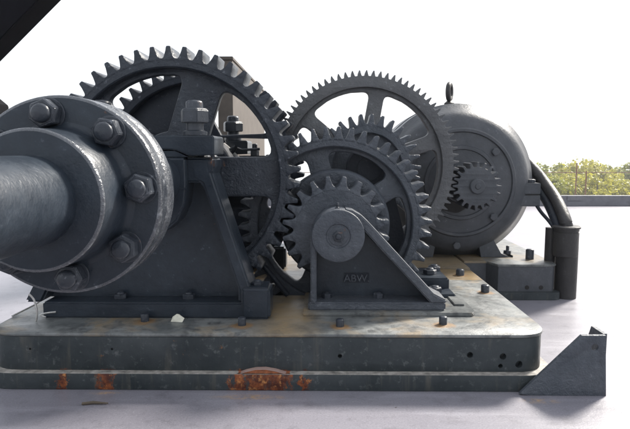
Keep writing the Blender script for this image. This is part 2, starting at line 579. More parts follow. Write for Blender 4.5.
# ------------------------------------------------------------------ gears
def tooth_me(Rr, Rt, pitch, width, tipf=0.25, midf=0.47, rootf=0.80, b=0.0018):
    """one tooth centred on +x, axis along y from 0 (front) to width"""
    hh = Rt - Rr
    prof = [(Rr - hh * 0.22, pitch * rootf * 0.56), (Rr, pitch * rootf * 0.5), (Rr + hh * 0.10, pitch * rootf * 0.41),
            (Rr + hh * 0.28, pitch * (midf * 0.5 + 0.045)), (Rr + hh * 0.60, pitch * midf * 0.43), (Rr + hh * 0.92, pitch * (tipf * 0.5 + 0.03)), (Rt, pitch * tipf * 0.42)]
    pts = [(r, w) for r, w in prof] + [(r, -w) for r, w in prof[::-1]]
    bm = bmesh.new()
    a = [bm.verts.new((x, 0, z)) for x, z in pts]
    c = [bm.verts.new((x, width, z)) for x, z in pts]
    fa = bm.faces.new(a); bm.faces.new(c[::-1])
    n = len(pts)
    for i in range(n):
        bm.faces.new((a[i], c[i], c[(i + 1) % n], a[(i + 1) % n]))
    bmesh.ops.recalc_face_normals(bm, faces=bm.faces[:])
    es = [e for e in bm.edges if abs(e.verts[0].co.y - e.verts[1].co.y) < 1e-6]
    bmesh.ops.bevel(bm, geom=es, offset=b, segments=1, affect='EDGES', clamp_overlap=True)
    return fin(bm, 'tooth', 45)

def gear_teeth(parent, n, Rr, Rt, width, phase, mat, **kw):
    me = tooth_me(Rr, Rt, 2 * PI * Rr / n, width, **kw)
    me.materials.append(mat)
    for k in range(n):
        link('tooth', me, None, parent, (0, -.0007 + random.uniform(-.0003, .0003), 0), (0, -(phase + 2 * PI * k / n), 0))

def rim_me(ri, ro, w, b=0.004, seg=128):
    return lathe_me([(ri + b, 0), (ro - .0004, 0), (ro, .0004), (ro, w - .0004), (ro - .0004, w), (ri + b, w), (ri, w - b), (ri, b)], seg, 25)

def toothed_plate(n, Rr, Rt, phase, tipf=0.17):
    pts = []
    p = 2 * PI / n
    for k in range(n):
        a = phase + k * p
        for da, r in ((-0.30, Rr), (-0.185, Rr + (Rt - Rr) * .45), (-tipf * .45, Rt), (tipf * .45, Rt), (0.185, Rr + (Rt - Rr) * .45), (0.30, Rr)):
            pts.append((r * math.cos(a + da * p), r * math.sin(a + da * p)))
    return pts

# shaft axes (x, z) from the photograph
pA = P(171.5, 177.5, 1.92)
pB = P(336, 230.5, 1.92)
pC = P(364, 167, 2.48)
pM = P(461.5, 183, 2.75)
AX = (pA.x, pA.z); BX = (pB.x, pB.z); CX = (pC.x, pC.z); MX = (pM.x, pM.z)

# ================================================================== THE SETTING
# deck
def plane_obj(name, x0, x1, y0, y1, z, th, mat):
    o = link(name, box_me(x0, x1, y0, y1, z - th, z, 0), mat)
    return tag(o, kind='structure')

deck = plane_obj('deck', -14, 16, -6, 7.42, 0.0, 0.35, M['deck'])
tag(deck, 'pale lavender grey painted deck under the machinery', 'deck')
land = plane_obj('ground', -400, 400, 7.6, 130, -7.0, 0.9, M['grass'])
water = plane_obj('water', -1500, 1500, 130.0, 1500, -7.4, 0.5, M['water'])  # added unseen sheet, mirrors the white sky past the land
tag(water, 'added water behind the trees, put in to mirror the white sky', 'water')
tag(land, 'low green land beyond the deck', 'ground')

# ================================================================== MACHINE BASE
XR = P(551, 335, Y0).x
XL = P(-16, 333, Y0).x
YB = 2.52
SLOT = (BX[0] - 0.255, BX[0] + 0.275, 2.045, 2.215)

def base_outline(g, rad):
    pts = [(XL - g, Y0 - g), (XR + g, Y0 - g), (XR + g, YB), (0.30, YB), (0.30, 2.95), (XL - g, 2.95)]
    return round_poly(pts, [rad, rad, 0, 0, 0, 0], 8)

def base_layer(name, g, z0, z1, mat, parent, bevel, rad=0.05):
    slot = [(SLOT[0], SLOT[2]), (SLOT[1], SLOT[2]), (SLOT[1], SLOT[3]), (SLOT[0], SLOT[3])]
    me = curve_plate_me(base_outline(g, rad), [slot], z1 - z0, bevel)
    # the helper lays plates in xz: turn it flat (y -> -z)
    for v in me.vertices:
        x, y, z = v.co
        v.co = (x, z, z1 - y)
    me.flip_normals()
    bm = bmesh.new(); bm.from_mesh(me)
    bmesh.ops.recalc_face_normals(bm, faces=bm.faces[:])
    bm.to_mesh(me); bm.free()
    me.shade_smooth(); me.set_sharp_from_angle(angle=R(30))
    return link(name, me, mat, parent)

base = thing('machine_base', (0, 0, 0), 'long low dark steel base plate carrying the gears, rust streaks along its front', 'machine base')
flange_b = base_layer('bottom_flange', 0.025, 0.0, LEDGE, M['side'], base, 0.003, 0.115)
flange_b.data.materials.append(simple('chalky_ledge', (0.22, 0.205, 0.185), 0.7, 0.55, 45))
for f in flange_b.data.polygons:
    if f.normal.z > .9:
        f.material_index = 1
body_b = base_layer('side_plate', 0.0, LEDGE, ZB - 0.012, M['side'], base, 0.002, 0.10)
top_b = base_layer('top_plate', 0.004, ZB - 0.012, ZB, M['top'], base, 0.005, 0.105)

# drilled holes in the front of the base (cut through the plate)
cut = bmesh.new()
for px, py, rp in ((470, 355, 3.2), (503, 356.5, 3.4), (500.5, 366, 2.4), (519, 364.5, 3.8), (340, 356, 2.2), (30, 349, 1.2), (112, 349, 1.3)):
    p = P(px, py, Y0)
    mat_ = Matrix.Translation((p.x, Y0, p.z)) @ Matrix.Rotation(PI / 2, 4, 'X')
    bmesh.ops.create_cone(cut, cap_ends=True, segments=20, radius1=S(rp, Y0), radius2=S(rp, Y0), depth=0.05, matrix=mat_)
cme = bpy.data.meshes.new('cutter'); cut.to_mesh(cme); cut.free()
co = bpy.data.objects.new('cutter', cme); col.objects.link(co)
md = body_b.modifiers.new('holes', 'BOOLEAN'); md.operation = 'DIFFERENCE'; md.object = co; md.solver = 'EXACT'
dg = bpy.context.evaluated_depsgraph_get()
nm = bpy.data.meshes.new_from_object(body_b.evaluated_get(dg))
body_b.modifiers.clear(); body_b.data = nm
nm.materials.clear(); nm.materials.append(M['side'])
nm.shade_smooth(); nm.set_sharp_from_angle(angle=R(30))
bpy.data.objects.remove(co)

# bulged rust scab on the ledge
sc = []
for px, dy in ((238, 0), (246, 3), (256, 5.2), (266, 5.4), (276, 3.6), (284, 1.2), (290, 0)):
    p = P(px, 374.0 - dy, 1.585); sc.append((p.x, p.z))
scab = link('rust_scab', prism_me(sc + [(sc[-1][0], LEDGE + .0005), (sc[0][0], LEDGE + .0005)], 1.578, 1.5985, 0.001), M['rustmat'], base)
tag(scab, 'pale edged rust blister on the ledge')
lst = link('rust_flake', prism_me([(a, b + 0.0012) for a, b in sc] + [(a, b) for a, b in sc[::-1]], 1.5765, 1.5975, 0), simple('pale_flake', (0.30, 0.20, 0.17), 0.8), base)

# anchor studs on the base top
for px, py, h in ((145, 321, .026), (242, 325, .026), (340, 326, .024), (443, 324, .026), (460, 275, .028), (485, 292, .030)):
    q = Q(px, py)
    st = link('anchor_stud', stud_me(S(4.2, q.y), h), M['bolt'], base, (q.x, q.y, ZB), UPX)

# mounting plate below the pinion bracket
mp_x0, mp_x1 = P(303, 314, 1.80).x, Q(471, 310).x
mplate = link('mounting_plate', slab_me([(mp_x0, 1.775), (mp_x1 - .015, 1.775), (mp_x1, 1.80), (mp_x1, 2.04), (mp_x0, 2.04)], ZB, ZB + 0.012, 0.003), M['top'], base)
mp2 = link('side_strip', slab_me([(mp_x1 - .055, 1.86), (mp_x1 - .02, 1.86), (mp_x1 - .02, 2.30), (mp_x1 - .055, 2.30)], ZB + .012, ZB + .018, 0.002), M['top'], base)
MPZ = ZB + 0.012

# ================================================================== COUPLING ON THE MAIN SHAFT
cpl = thing('shaft_coupling', (AX[0], 1.105, AX[1]), 'heavy round shaft coupling with a ring of hexagonal nuts, nearest the camera', 'coupling')
RF = 0.198
link('flange', lathe_me([(0.05, 0), (RF - .006, 0), (RF - .002, .0012), (RF - .0005, .003), (RF, .006), (RF, .044), (RF - .003, .047), (RF - .003, .051), (RF, .054), (RF, .096), (RF - .006, .103), (RF - .012, .105), (0.05, .105)], 128, 50), M['paint'], cpl)
def highlight_faces(o, test):  # gives the chosen faces the painted highlight
    o.data.materials.append(M['rim_highlight'])
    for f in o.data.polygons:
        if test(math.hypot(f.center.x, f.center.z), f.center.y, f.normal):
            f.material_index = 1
bpy.context.view_layer.update()
highlight_faces(cpl.children[0], lambda r, y, n: r > RF - .0045 and y < .1)
RH = 0.130
link('hub', lathe_me([(0.06, -.119), (RH - .006, -.119), (RH - .002, -.1175), (RH, -.113), (RH + .001, -.04), (RH + .003, -.016), (RH + .010, -.004), (RH + .018, .001), (0.06, .001)], 128, 50), M['paint'], cpl)
highlight_faces(cpl.children[1], lambda r, y, n: r > RH - .0065 and y < -.106)
link('shaft', lathe_me([(0, -2.3), (.078, -2.3), (.081, -2.297), (.081, 1.70), (.079, 1.702), (0, 1.702)], 96, 40), M['paint'], cpl)
link('rear_hub', lathe_me([(0.06, .104), (RH + .01, .104), (RH, .12), (RH, .20), (RH - .01, .21), (0.06, .21)], 96, 50), M['paint'], cpl)
nme, sme = hex_nut_me(0.050, 0.028), stud_me(0.0185, 0.013)
wme = lathe_me([(0.010, 0), (.032, 0), (.032, -.004), (.031, -.005), (0.010, -.005)], 32)
for me_ in (nme, sme, wme):
    me_.materials.append(M['bolt'])
for k in range(8):
    a = R(6 + 45 * k)
    p = (math.cos(a) * RF * .815, -.005, math.sin(a) * RF * .815)
    o = link('nut', nme, None, cpl, p, (0, random.uniform(0, 1.05), 0))
    link('washer', wme, None, o, (0, .005, 0))
    link('bolt_end', sme, None, o, (0, -.027, 0))

# ================================================================== GEARS
def spoked_gear(name, axis, yf, width, n, Rr, Rt, ri, rhub, label, phase, web_in, web_w, nwin, wang, win_ri, spoke_half, wrad, group=None,
                hub_out=0.02, bore=0.081, mat='gear', tooth_kw={}, separate=True):
    g = thing(name, (axis[0], yf, axis[1]), label, 'gear', group)
    if separate:
        link('rim', rim_me(ri, Rr, width), M[mat], g)
        gear_teeth(g, n, Rr, Rt, width, phase, M[mat], **tooth_kw)
    else:
        link('toothed_rim', curve_plate_me(toothed_plate(n, Rr, Rt, phase), [circle(ri, 128)], width, 0.0015), M[mat], g)
    wins = [sector_window(win_ri, ri - 0.016, wang + 2 * PI * k / nwin, PI / nwin, spoke_half, wrad) for k in range(nwin)]
    link('spoked_web', curve_plate_me(circle(ri + 0.004, 128), [circle(bore * 0.95, 48)] + wins, web_w, 0.006), M[mat], g, (0, web_in, 0))
    link('hub', lathe_me([(bore * 0.9, -hub_out), (rhub - .008, -hub_out), (rhub, -hub_out + .008), (rhub + .004, width - .008 + hub_out), (rhub - .006, width + hub_out), (bore * .9, width + hub_out)], 72, 40), M[mat], g)
    return g

YG1, WG1 = 1.925, 0.125
dAB = math.hypot(BX[0] - AX[0], BX[1] - AX[1])
thAB = math.atan2(BX[1] - AX[1], BX[0] - AX[0])
NG1, NP1 = 50, 20
rpA, rpB = dAB * NG1 / (NG1 + NP1), dAB * NP1 / (NG1 + NP1)
mod = 2 * rpA / NG1
G1 = spoked_gear('spur_gear', AX, YG1, WG1, NG1, rpA - 1.38 * mod, rpA + 1.0 * mod, rpA - 1.38 * mod - 0.030, 0.145,
                 'large five window spur gear right behind the bolted coupling', thAB, 0.045, 0.040, 5, R(36), 0.160, 0.070, 0.062,
                 'spur gears on the main shaft', hub_out=0.012, mat='bullgear')
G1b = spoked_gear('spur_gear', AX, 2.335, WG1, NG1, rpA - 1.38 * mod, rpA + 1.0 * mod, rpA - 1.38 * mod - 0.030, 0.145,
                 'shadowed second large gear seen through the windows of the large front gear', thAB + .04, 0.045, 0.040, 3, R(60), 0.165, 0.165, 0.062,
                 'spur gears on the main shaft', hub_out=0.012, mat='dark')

# pinion in front
pin = thing('pinion_gear', (BX[0], YG1 - .003, BX[1]), 'small solid pinion behind the round boss of the triangular bracket', 'gear', 'pinions')
Rr1, Rt1 = rpB - 1.30 * mod, rpB + 0.98 * mod
link('blank', lathe_me([(0, .0), (Rr1 - .0004, .0), (Rr1, .0004), (Rr1, .1365), (Rr1 - .0004, .137), (0, .137)], 128), M['gear'], pin)
gear_teeth(pin, NP1, Rr1, Rt1, .137, thAB + PI + PI / NP1, M['gear'], rootf=0.86, tipf=0.27, midf=0.47)

# gear on the pinion's shaft
YG2 = 2.075
Rt2 = S(98, YG2)
NG2 = 46
Rr2 = Rt2 - S(11.5, YG2)
G2 = spoked_gear('spur_gear', BX, YG2, 0.105, NG2, Rr2, Rt2, Rr2 - S(8.5, YG2), S(40, YG2),
                 'middle grey gear with oval windows behind the triangular bracket', 0.03, 0.034, 0.036, 5, R(69 - 72), S(46, YG2), S(11, YG2), S(12, YG2),
                 'gears of the reduction train', hub_out=0.008, bore=0.055)
link('shroud_ring', lathe_me([(0.1, -.010), (S(55, YG2) - .008, -.010), (S(55, YG2), -.002), (S(55, YG2) + .004, .036), (0.1, .036)], 96, 40), M['gear'], G2)
link('shaft', lathe_me([(0, -.20), (.048, -.20), (.048, .175), (0, .175)], 48), M['dark'], G2)

# fine toothed gear and its coarse pinion
YG3 = 2.48
dCM = math.hypot(MX[0] - CX[0], MX[1] - CX[1])
thCM = math.atan2(MX[1] - CX[1], MX[0] - CX[0])
NG3, NPM = 84, 20
rp3, rpm = dCM * NG3 / (NG3 + NPM), dCM * NPM / (NG3 + NPM)
m3 = 2 * rp3 / NG3
ri3 = rp3 - 1.3 * m3 - S(11, YG3)
G3 = spoked_gear('spur_gear', CX, YG3, 0.10, NG3, rp3 - 1.4 * m3, rp3 + 1.05 * m3, ri3, 0.085,
                 'tall fine toothed gear with wide open windows beside the motor', thCM, 0.022, 0.040, 6, R(80 - 30), 0.115, 0.033, 0.035,
                 'gears of the reduction train', hub_out=0.02, bore=0.05, separate=False, mat='finegear')
link('shaft', lathe_me([(0, -.28), (.046, -.28), (.046, .30), (0, .30)], 48), M['dark'], G3)
cp = thing('pinion_gear', (CX[0], 2.30, CX[1]), 'coarse toothed pinion half hidden behind the middle grey gear', 'gear', 'pinions')
Rt4 = S(53.5, 2.30); Rr4 = Rt4 - S(10, 2.30)
link('rim', rim_me(Rr4 - S(9, 2.3), Rr4, .11), M['gear'], cp)
link('web', lathe_me([(.046, .03), (Rr4 - S(8, 2.3), .03), (Rr4 - S(8, 2.3), .08), (.046, .08)], 72), M['gear'], cp)
gear_teeth(cp, 30, Rr4, Rt4, .11, 0.02, M['gear'])
# motor pinion
mpn = thing('pinion_gear', (MX[0], YG3 - .01, MX[1]), 'tiny pinion on the motor shaft in front of the round motor', 'gear', 'pinions')
link('toothed_wheel', curve_plate_me(toothed_plate(NPM, rpm - 1.25 * m3, rpm + 1.0 * m3, thCM + PI + PI / NPM, 0.30), [], .12, 0.0015), M['motor'], mpn)
link('shaft_end', lathe_me([(0, -.012), (.030, -.012), (.034, -.008), (.034, .0), (.034, .26), (0, .26)], 32), M['motor'], mpn)
link('shaft_centre', lathe_me([(0, -.016), (.010, -.016), (.014, -.011), (0, -.011)], 20), M['motor'], mpn)

# ================================================================== MAIN BEARING PEDESTALS
def bearing_pedestal(label, dy):
    t = thing('bearing_pedestal', (0, dy, 0), label, 'bearing', 'main shaft bearings')
    def xz(px, py, Y=1.745):
        p = P(px, py, Y); return (p.x, p.z)
    cx = AX[0]
    def mir(p):
        return (2 * cx - p[0], p[1])
    # foot
    a = xz(268, 303); b_ = xz(42, 303)
    foot = link('foot', box_me(b_[0], a[0], 1.745, 1.905, ZB, a[1], 0.006), M['paint'], t)
    for px in (122, 190):
        q = Q(px, 297, a[1])
        foot_bolt('foot_nut', foot, (q.x, min(q.y, 1.80), a[1]), 0.036, 0.016, 0.008)
    # end block
    e0, e1 = xz(241, 288, 1.735), xz(270, 288, 1.735)
    zt = e0[1]
    blk = link('foot_block', box_me(e0[0], e1[0], 1.732, 1.84, ZB, zt, 0.009, 3), M['paint'], t)
    foot_bolt('foot_nut', blk, ((e0[0] + e1[0]) / 2, 1.785, zt), 0.036, 0.010, 0.008)
    # web
    w = [xz(196, 160), xz(246, 303), xz(30, 303), xz(100, 160)]
    link('web', prism_me(w, 1.825, 1.85, 0.002), M['paint'], t)
    # sloping ribs
    link('rib', prism_me([xz(190, 160), xz(209, 160), xz(211, 172), xz(253, 296), xz(257, 303.5), xz(238, 303.5), xz(238, 290), xz(202, 184), xz(192, 178)], 1.747, 1.89, 0.008, 3), M['paint'], t)
    link('rib', prism_me([xz(108, 160), xz(94, 160), xz(22, 303.5), xz(40, 303.5)], 1.757, 1.89, 0.008, 3), M['paint'], t)
    # bearing housing: flat face, rounded underneath
    link('housing', prism_me([xz(187, 157.5), xz(188, 186), xz(186, 204), xz(179, 220), xz(166, 231), xz(150, 235), xz(132, 228), xz(118, 210), xz(114, 186), xz(114, 157.5)], 1.722, 1.892, 0.007, 3), M['paint'], t)
    link('housing_rib', prism_me([xz(176, 187.5), xz(188.5, 187.5), xz(188.5, 189.2), xz(176, 189.2)], 1.719, 1.73, 0.001), M['paint'], t)
    # saddle and cap
    link('saddle', prism_me([xz(184, 157.5), xz(214, 157.5), xz(214, 170), xz(206, 183), xz(184, 183)], 1.75, 1.89, 0.008, 3), M['paint'], t)
    cap = link('cap', prism_me(round_poly([xz(215, 135.5), xz(215, 155), xz(190, 156), xz(176, 149.5), xz(110, 149.5), xz(110, 135.5)], [.012, .004, .012, .02, 0, 0]), 1.73, 1.898, 0.007, 3), M['paint'], t)
    link('cap_liner', prism_me([xz(188, 156.6), xz(176, 151), xz(112, 151), xz(112, 157), xz(188, 157)], 1.735, 1.89, 0.001), M['paint'], t)
    zc_ = xz(190, 135.5)[1]
    for px in (191, None):
        x = xz(191, 130)[0] if px else xz(96, 130)[0]
        stud = link('cap_stud', stud_me(S(8.5, 1.8), S(36, 1.8)), M['bolt'], cap, (x, 1.80, zc_ - .002), UPX)
        link('washer', lathe_me([(0, 0), (S(12, 1.8), 0), (S(12, 1.8), -.012), (S(9, 1.8), -.016), (0, -.016)], 24), M['bolt'], stud, (0, -.004, 0))
        link('hex_nut', hex_nut_me(S(25, 1.8), S(14, 1.8)), M['bolt'], stud, (0, -S(13.5, 1.8), 0), (0, .15, 0))
    return t
bearing_pedestal('dark A-shaped bearing pedestal on the base behind the bolted coupling', 0.0)
bearing_pedestal('rear bearing pedestal glimpsed through the right window of the large front gear', 0.775)

# ================================================================== LINKAGE BEHIND THE FRONT GEAR
lk = thing('brake_linkage', (P(246, 160, 2.49).x, 2.49, ZB), 'small bright levers and dark blocks seen in the right window of the large front gear', 'linkage')
lo_ = Vector(lk.location)
def LP(px, py, Y=2.49):
    return P(px, py, Y) - lo_
def lrod(name, pix, r, mat):
    pts_ = [LP(*p_) for p_ in pix]
    out_ = []
    for a_, b2 in zip(pts_, pts_[1:]):
        out_ += [a_.lerp(b2, k / 3) for k in range(3)]
    link(name, tube_me(out_ + [pts_[-1]], r, 8), mat, lk)
zz0 = LP(246, 160).z
link('upright', box_me(-.022, .022, .0, .05, 0, zz0, .004), M['dark'], lk)
lp0, lp1 = LP(262, 155), LP(228, 160)
link('shelf', box_me(lp1.x, lp0.x + .03, -.005, .07, lp1.z - .002, lp0.z - .003, .004), M['paint'], lk)
link('shelf_nut', hex_nut_me(.034, .03), M['bolt'], lk, (LP(254, 148).x, .03, lp0.z - .004), UPX)
link('shelf_stud', stud_me(.012, .055), M['bolt'], lk, (LP(254, 148).x, .03, lp0.z - .004), UPX)
lrod('curved_lever', [(222, 143, 2.47), (229, 149, 2.47), (238, 158, 2.465), (248, 163, 2.465), (259, 162, 2.47)], .0085, M['grease'])
lrod('cross_rod', [(226, 152, 2.46), (234, 147, 2.47), (242, 150, 2.48), (260, 149, 2.48)], .006, M['bolt'])
lrod('short_rod', [(224, 160, 2.465), (232, 153, 2.465), (236, 146, 2.47)], .010, M['dark'])
lb0, lb1 = LP(221, 150), LP(231, 166)
link('pivot_block', box_me(lb0.x, lb1.x, -.01, .05, lb1.z, lb0.z, .005), M['dark'], lk)

# ================================================================== TRIANGULAR BRACKET
brk = thing('triangular_bracket', (0, 0, 0), 'triangular cast bracket with round boss and raised lettering', 'bracket')
def xz(px, py, Y):
    p = P(px, py, Y); return (p.x, p.z)
YK = 1.80
f0, f1 = xz(308, 302.5, YK), xz(446, 302.5, YK)
FZ = f0[1]
bfoot = link('foot', box_me(f0[0], f1[0], YK, 1.955, MPZ, FZ, 0.005), M['gear'], brk)
for px in (327, 379):
    q = Q(px, 298.5, FZ)
    foot_bolt('foot_nut', bfoot, (q.x, q.y + .012, FZ), 0.032, 0.017, 0.004, rotz=.12)
WY = 1.895
web = [xz(313, 232, WY), xz(360, 228, WY), xz(428, 298, WY), xz(428, 303, WY), xz(313, 303, WY)]
link('web', prism_me(web, WY, WY + .016, 0.001), M['paint'], brk)
link('left_rib', prism_me([xz(310.5, 230, YK), xz(316.5, 230, YK), xz(316.5, 303.5, YK), xz(310.5, 303.5, YK)], YK + .002, WY + .016, 0.004), M['gear'], brk)
link('sloping_rib', prism_me([xz(345, 209, YK), xz(353, 211, YK), xz(361, 215.5, YK), xz(369, 223, YK), xz(434, 294, YK), xz(447, 300.5, YK), xz(447, 303.5, YK), xz(431, 303.5, YK), xz(358, 224, YK), xz(350, 217, YK)], YK + .002, WY + .016, 0.004, 3), M['gear'], brk)
RB = S(27, 1.79)
boss = link('boss', lathe_me([(0, 0), (.016, 0), (.018, .003), (.030, .003), (.032, .0045), (.038, .0045), (.040, .001), (.043, 0), (RB - .006, 0), (RB - .0015, .002), (RB, .007), (RB, .130), (0, .130)], 96, 35), M['gear'], brk, (BX[0] + .004, 1.785, BX[1]))
link('centre_nut', hex_nut_me(.032, .014), M['bolt'], boss, (0, 0.0, 0), (0, .3, 0))
link('stud_end', stud_me(.0095, .014), M['bolt'], boss, (0, -.0135, 0))
gf = link('grease_fitting', lathe_me([(0, .004), (.008, .004), (.008, -.004), (.0045, -.006), (.0045, -.012), (.006, -.014), (.004, -.021), (0, -.022)], 16), M['bolt'], boss, (-.002, .045, RB - .002), UPX)
# name plate with raised letters
pl0, pl1 = xz(344, 272.5, WY), xz(369, 282.5, WY)
plate = link('name_plate', box_me(pl0[0], pl1[0], WY - .003, WY + .001, pl1[1], pl0[1], .001), M['dark'], brk)
tc = bpy.data.curves.new('txt', 'FONT')
tc.body = 'ABW.'
tc.size = S(10.5, WY)
tc.extrude = 0.004
tc.align_x = 'CENTER'
to = bpy.data.objects.new('txt', tc); col.objects.link(to)
dg = bpy.context.evaluated_depsgraph_get()
tm = bpy.data.meshes.new_from_object(to.evaluated_get(dg))
bpy.data.objects.remove(to)
link('raised_letters', tm, M['gear'], plate, ((pl0[0] + pl1[0]) / 2, WY - .0045, pl1[1] + .0045), (PI / 2, 0, 0))

# ================================================================== BEARING OF THE FINE GEAR'S SHAFT
def counter_bearing(label, y0, front):
    t = thing('bearing_stand', (0, 0, 0), label, 'bearing', 'reduction shaft bearings')
    hw = 0.20
    link('web', prism_me([(CX[0] - .075, CX[1]), (CX[0] + .075, CX[1]), (CX[0] + hw, ZB + .0), (CX[0] - hw, ZB)], y0, y0 + .035, 0.004), M['dark'], t)
    link('housing', lathe_me([(.046, -.012), (.085, -.012), (.090, -.007), (.090, .045), (.046, .045)], 48, 40), M['dark'], t, (CX[0], y0, CX[1]))
    if front:
        zt = ZB + .062
        x0, x1 = P(404, 275, 2.12).x, P(446, 275, 2.12).x
        x0 = max(x0, SLOT[1] + .008)
        fb = link('foot_block', box_me(x0, x1, 2.06, y0 + .03, ZB, zt, .007), M['paint'], t)
        foot_bolt('foot_nut', fb, ((x0 * .4 + x1 * .6), 2.14, zt), .046, .018, .008)
        foot_bolt('foot_nut', fb, ((x0 * .2 + x1 * .8), 2.205, zt), .046, .018, .008)
        lo = link('foot_toe', box_me(x0 + .005, x1 + .004, 1.965, 2.06, ZB, ZB + .024, .005), M['paint'], t)
        foot_bolt('foot_nut', lo, ((x0 + x1) / 2 + .01, 2.01, ZB + .024), .044, .018, .006)
    else:
        link('foot', box_me(CX[0] - hw - .02, CX[0] + hw * .4, y0 - .02, y0 + .07, ZB, ZB + .03, .005), M['dark'], t)
    return t
counter_bearing('low bearing stand with big nuts at the right of the middle gear', 2.225, True)

# ================================================================== MOTOR AND ITS BASE
mb = thing('motor_base', (0, 0, 0), 'low steel base with rounded corner under the round motor', 'motor base')
bx0, bx1 = P(498, 280, 2.62).x, P(557, 280, 2.62).x
zm = ZB + .002
def motor_base_poly(g):
    return round_poly([(bx0 - g, 2.62 - g), (bx1 + g, 2.62 - g), (bx1 + g, 3.5), (XR + .02, 3.5), (XR + .02 , 2.70 - g), (bx0 - .035, 2.70 - g)], [.0, .05, 0, 0, 0, 0], 8)
ml = ZC + slope(292, 2.60)
link('bottom_flange', slab_me(motor_base_poly(.022), 0, ml, .003), M['side'], mb)
link('side_plate', slab_me(motor_base_poly(0), ml, zm - .010, .001), M['motor'], mb)
mtop = link('top_plate', slab_me(motor_base_poly(.005), zm - .010, zm, .003), M['top'], mb)
# left half of the motor base, behind the gears
link('left_block', box_me(.305, XR + .012, 2.545, 3.5, 0, zm, .004), M['top'], mb)
for px in (527, 541):
    p = P(px, 287.5, 2.62)
    link('hole_shade', lathe_me([(0, 0), (.010, 0), (.011, .002), (0, .002)], 16), M['shade_fill'], mb, (p.x, 2.6185, p.z))  # dark disc on the face, painted as the shade of a hole

mot = thing('electric_motor', (MX[0], 2.75, MX[1]), 'big round grey electric motor with lifting eye at the right of the gears', 'motor')
RM = S(79, 2.80)
prof = [(0, .0), (.060, .0), (.062, -.012), (.095, -.012), (.098, .004), (.162, .004), (.165, -.004), (.180, -.004), (.184, .006),
        (.246, .008), (.250, -.002), (.262, -.002), (.270, .008), (.305, .018), (.335, .038), (.354, .066), (.364, .10), (RM, .14), (RM, .26), (RM + .004, .262), (RM + .004, .30), (RM, .302),
        (RM, .52), (.35, .60), (.29, .66), (0, .68)]
link('housing', lathe_me(prof, 128, 32), M['motor'], mot)
# cover screws on the end bell
hb = hex_nut_me(.034, .014)
hb.materials.append(M['motor'])
for px, py in ((495.5, 152), (493.5, 217), (457, 246), (424, 150), (421, 214)):
    p = P(px, py, 2.75)
    rr = math.hypot(p.x - MX[0], p.z - MX[1])
    link('cover_bolt', hb, None, mot, (p.x - MX[0], .003 if rr < .25 else .014, p.z - MX[1]), (0, random.random(), 0))
# dark plate painted as the shade inside an opening in the end bell
op = round_poly([(-.115, -.125), (-.02, -.150), (.030, -.120), (.015, -.085), (-.12, -.06)], .02)
link('opening_shade', prism_me(op, -.0065, .002, .0), M['shade_fill'], mot)
# feet
def foot_poly(s):
    pts = [(481, 248), (493, 236), (503, 254.5), (514, 259.5)]
    out = []
    for px, py in pts:
        p = P(px, py, 2.77); out.append((p.x - MX[0], p.z - MX[1]))
    e = P(515, 260, 2.77).x - MX[0]
    zb_ = zm - MX[1]
    out += [(e, zb_ + .010), (e, zb_), (out[0][0] + .01, zb_)]
    return [(s * x, z) for x, z in out]
for s in (1, -1):
    for yy in (.05, .46):
        ft = link('foot', prism_me(foot_poly(s), yy, yy + .11, .004), M['motor'], mot)
        if s == 1:
            xx = P(515, 258, 2.77).x - MX[0] - .012
            link('foot_stud', stud_me(.008, .042), M['bolt'], ft, (xx, yy + .05, zm - MX[1] + .010), UPX)
            link('foot_nut', hex_nut_me(.036, .018), M['bolt'], ft, (xx, yy + .05, zm - MX[1] + .010), UPX)
# lug on the motor's flank: two halves clamped together
l0, l1 = P(518, 183, 2.80), P(538.5, 206, 2.80)
midz = (l0.z + l1.z) / 2
for z0, z1 in ((l1.z, midz - .003), (midz + .003, l0.z)):
    link('side_lug', prism_me(round_poly([(l0.x - .05 - MX[0], z0 - MX[1]), (l1.x - MX[0], z0 - MX[1]), (l1.x - MX[0], z1 - MX[1]), (l0.x - .05 - MX[0], z1 - MX[1])], .004), .03, .13, .006), M['motor'], mot)
link('lug_bolt', hex_nut_me(.05, .018), M['bolt'], mot, ((l0.x + l1.x) / 2 + .015 - MX[0], .075, l0.z - MX[1]), UPX)
link('slit_shade', box_me(l0.x - .05 - MX[0], l1.x - .006 - MX[0], .036, .124, midz - MX[1] - .004, midz - MX[1] + .004, 0), M['shade_fill'], mot)  # dark strip painted as the shade in the slit between the halves
# lifting eye
eye = bmesh.new()
rings = []
for i in range(28):
    a = 2 * PI * i / 28
    c = Vector((math.cos(a) * .040, 0, math.sin(a) * .040))
    rad = c.normalized()
    rings.append([eye.verts.new(c + (rad * math.cos(b) + Vector((0, 1, 0)) * math.sin(b)) * .0125) for b in [2 * PI * k / 10 for k in range(10)]])
for i in range(28):
    for k in range(10):
        eye.faces.new((rings[i][k], rings[i][(k + 1) % 10], rings[(i + 1) % 28][(k + 1) % 10], rings[(i + 1) % 28][k]))
eme = fin(eye, 'eye', 60)
pe = P(449.5, 92, 2.97)
link('lifting_eye', eme, M['pipe'], mot, (pe.x - MX[0], .22, pe.z - MX[1]), (0, 0, R(66)))
link('eye_collar', lathe_me([(0, .03), (.026, .03), (.026, 0), (.012, -.012), (.012, -.03), (0, -.03)], 20), M['pipe'], mot, (pe.x - MX[0], .22, RM + .008), UPX)
# loose stud on the motor base
q = P(531, 262, 2.74)
link('anchor_stud', stud_me(.020, .052), M['bolt'], mb, (q.x, 2.76, zm), UPX)

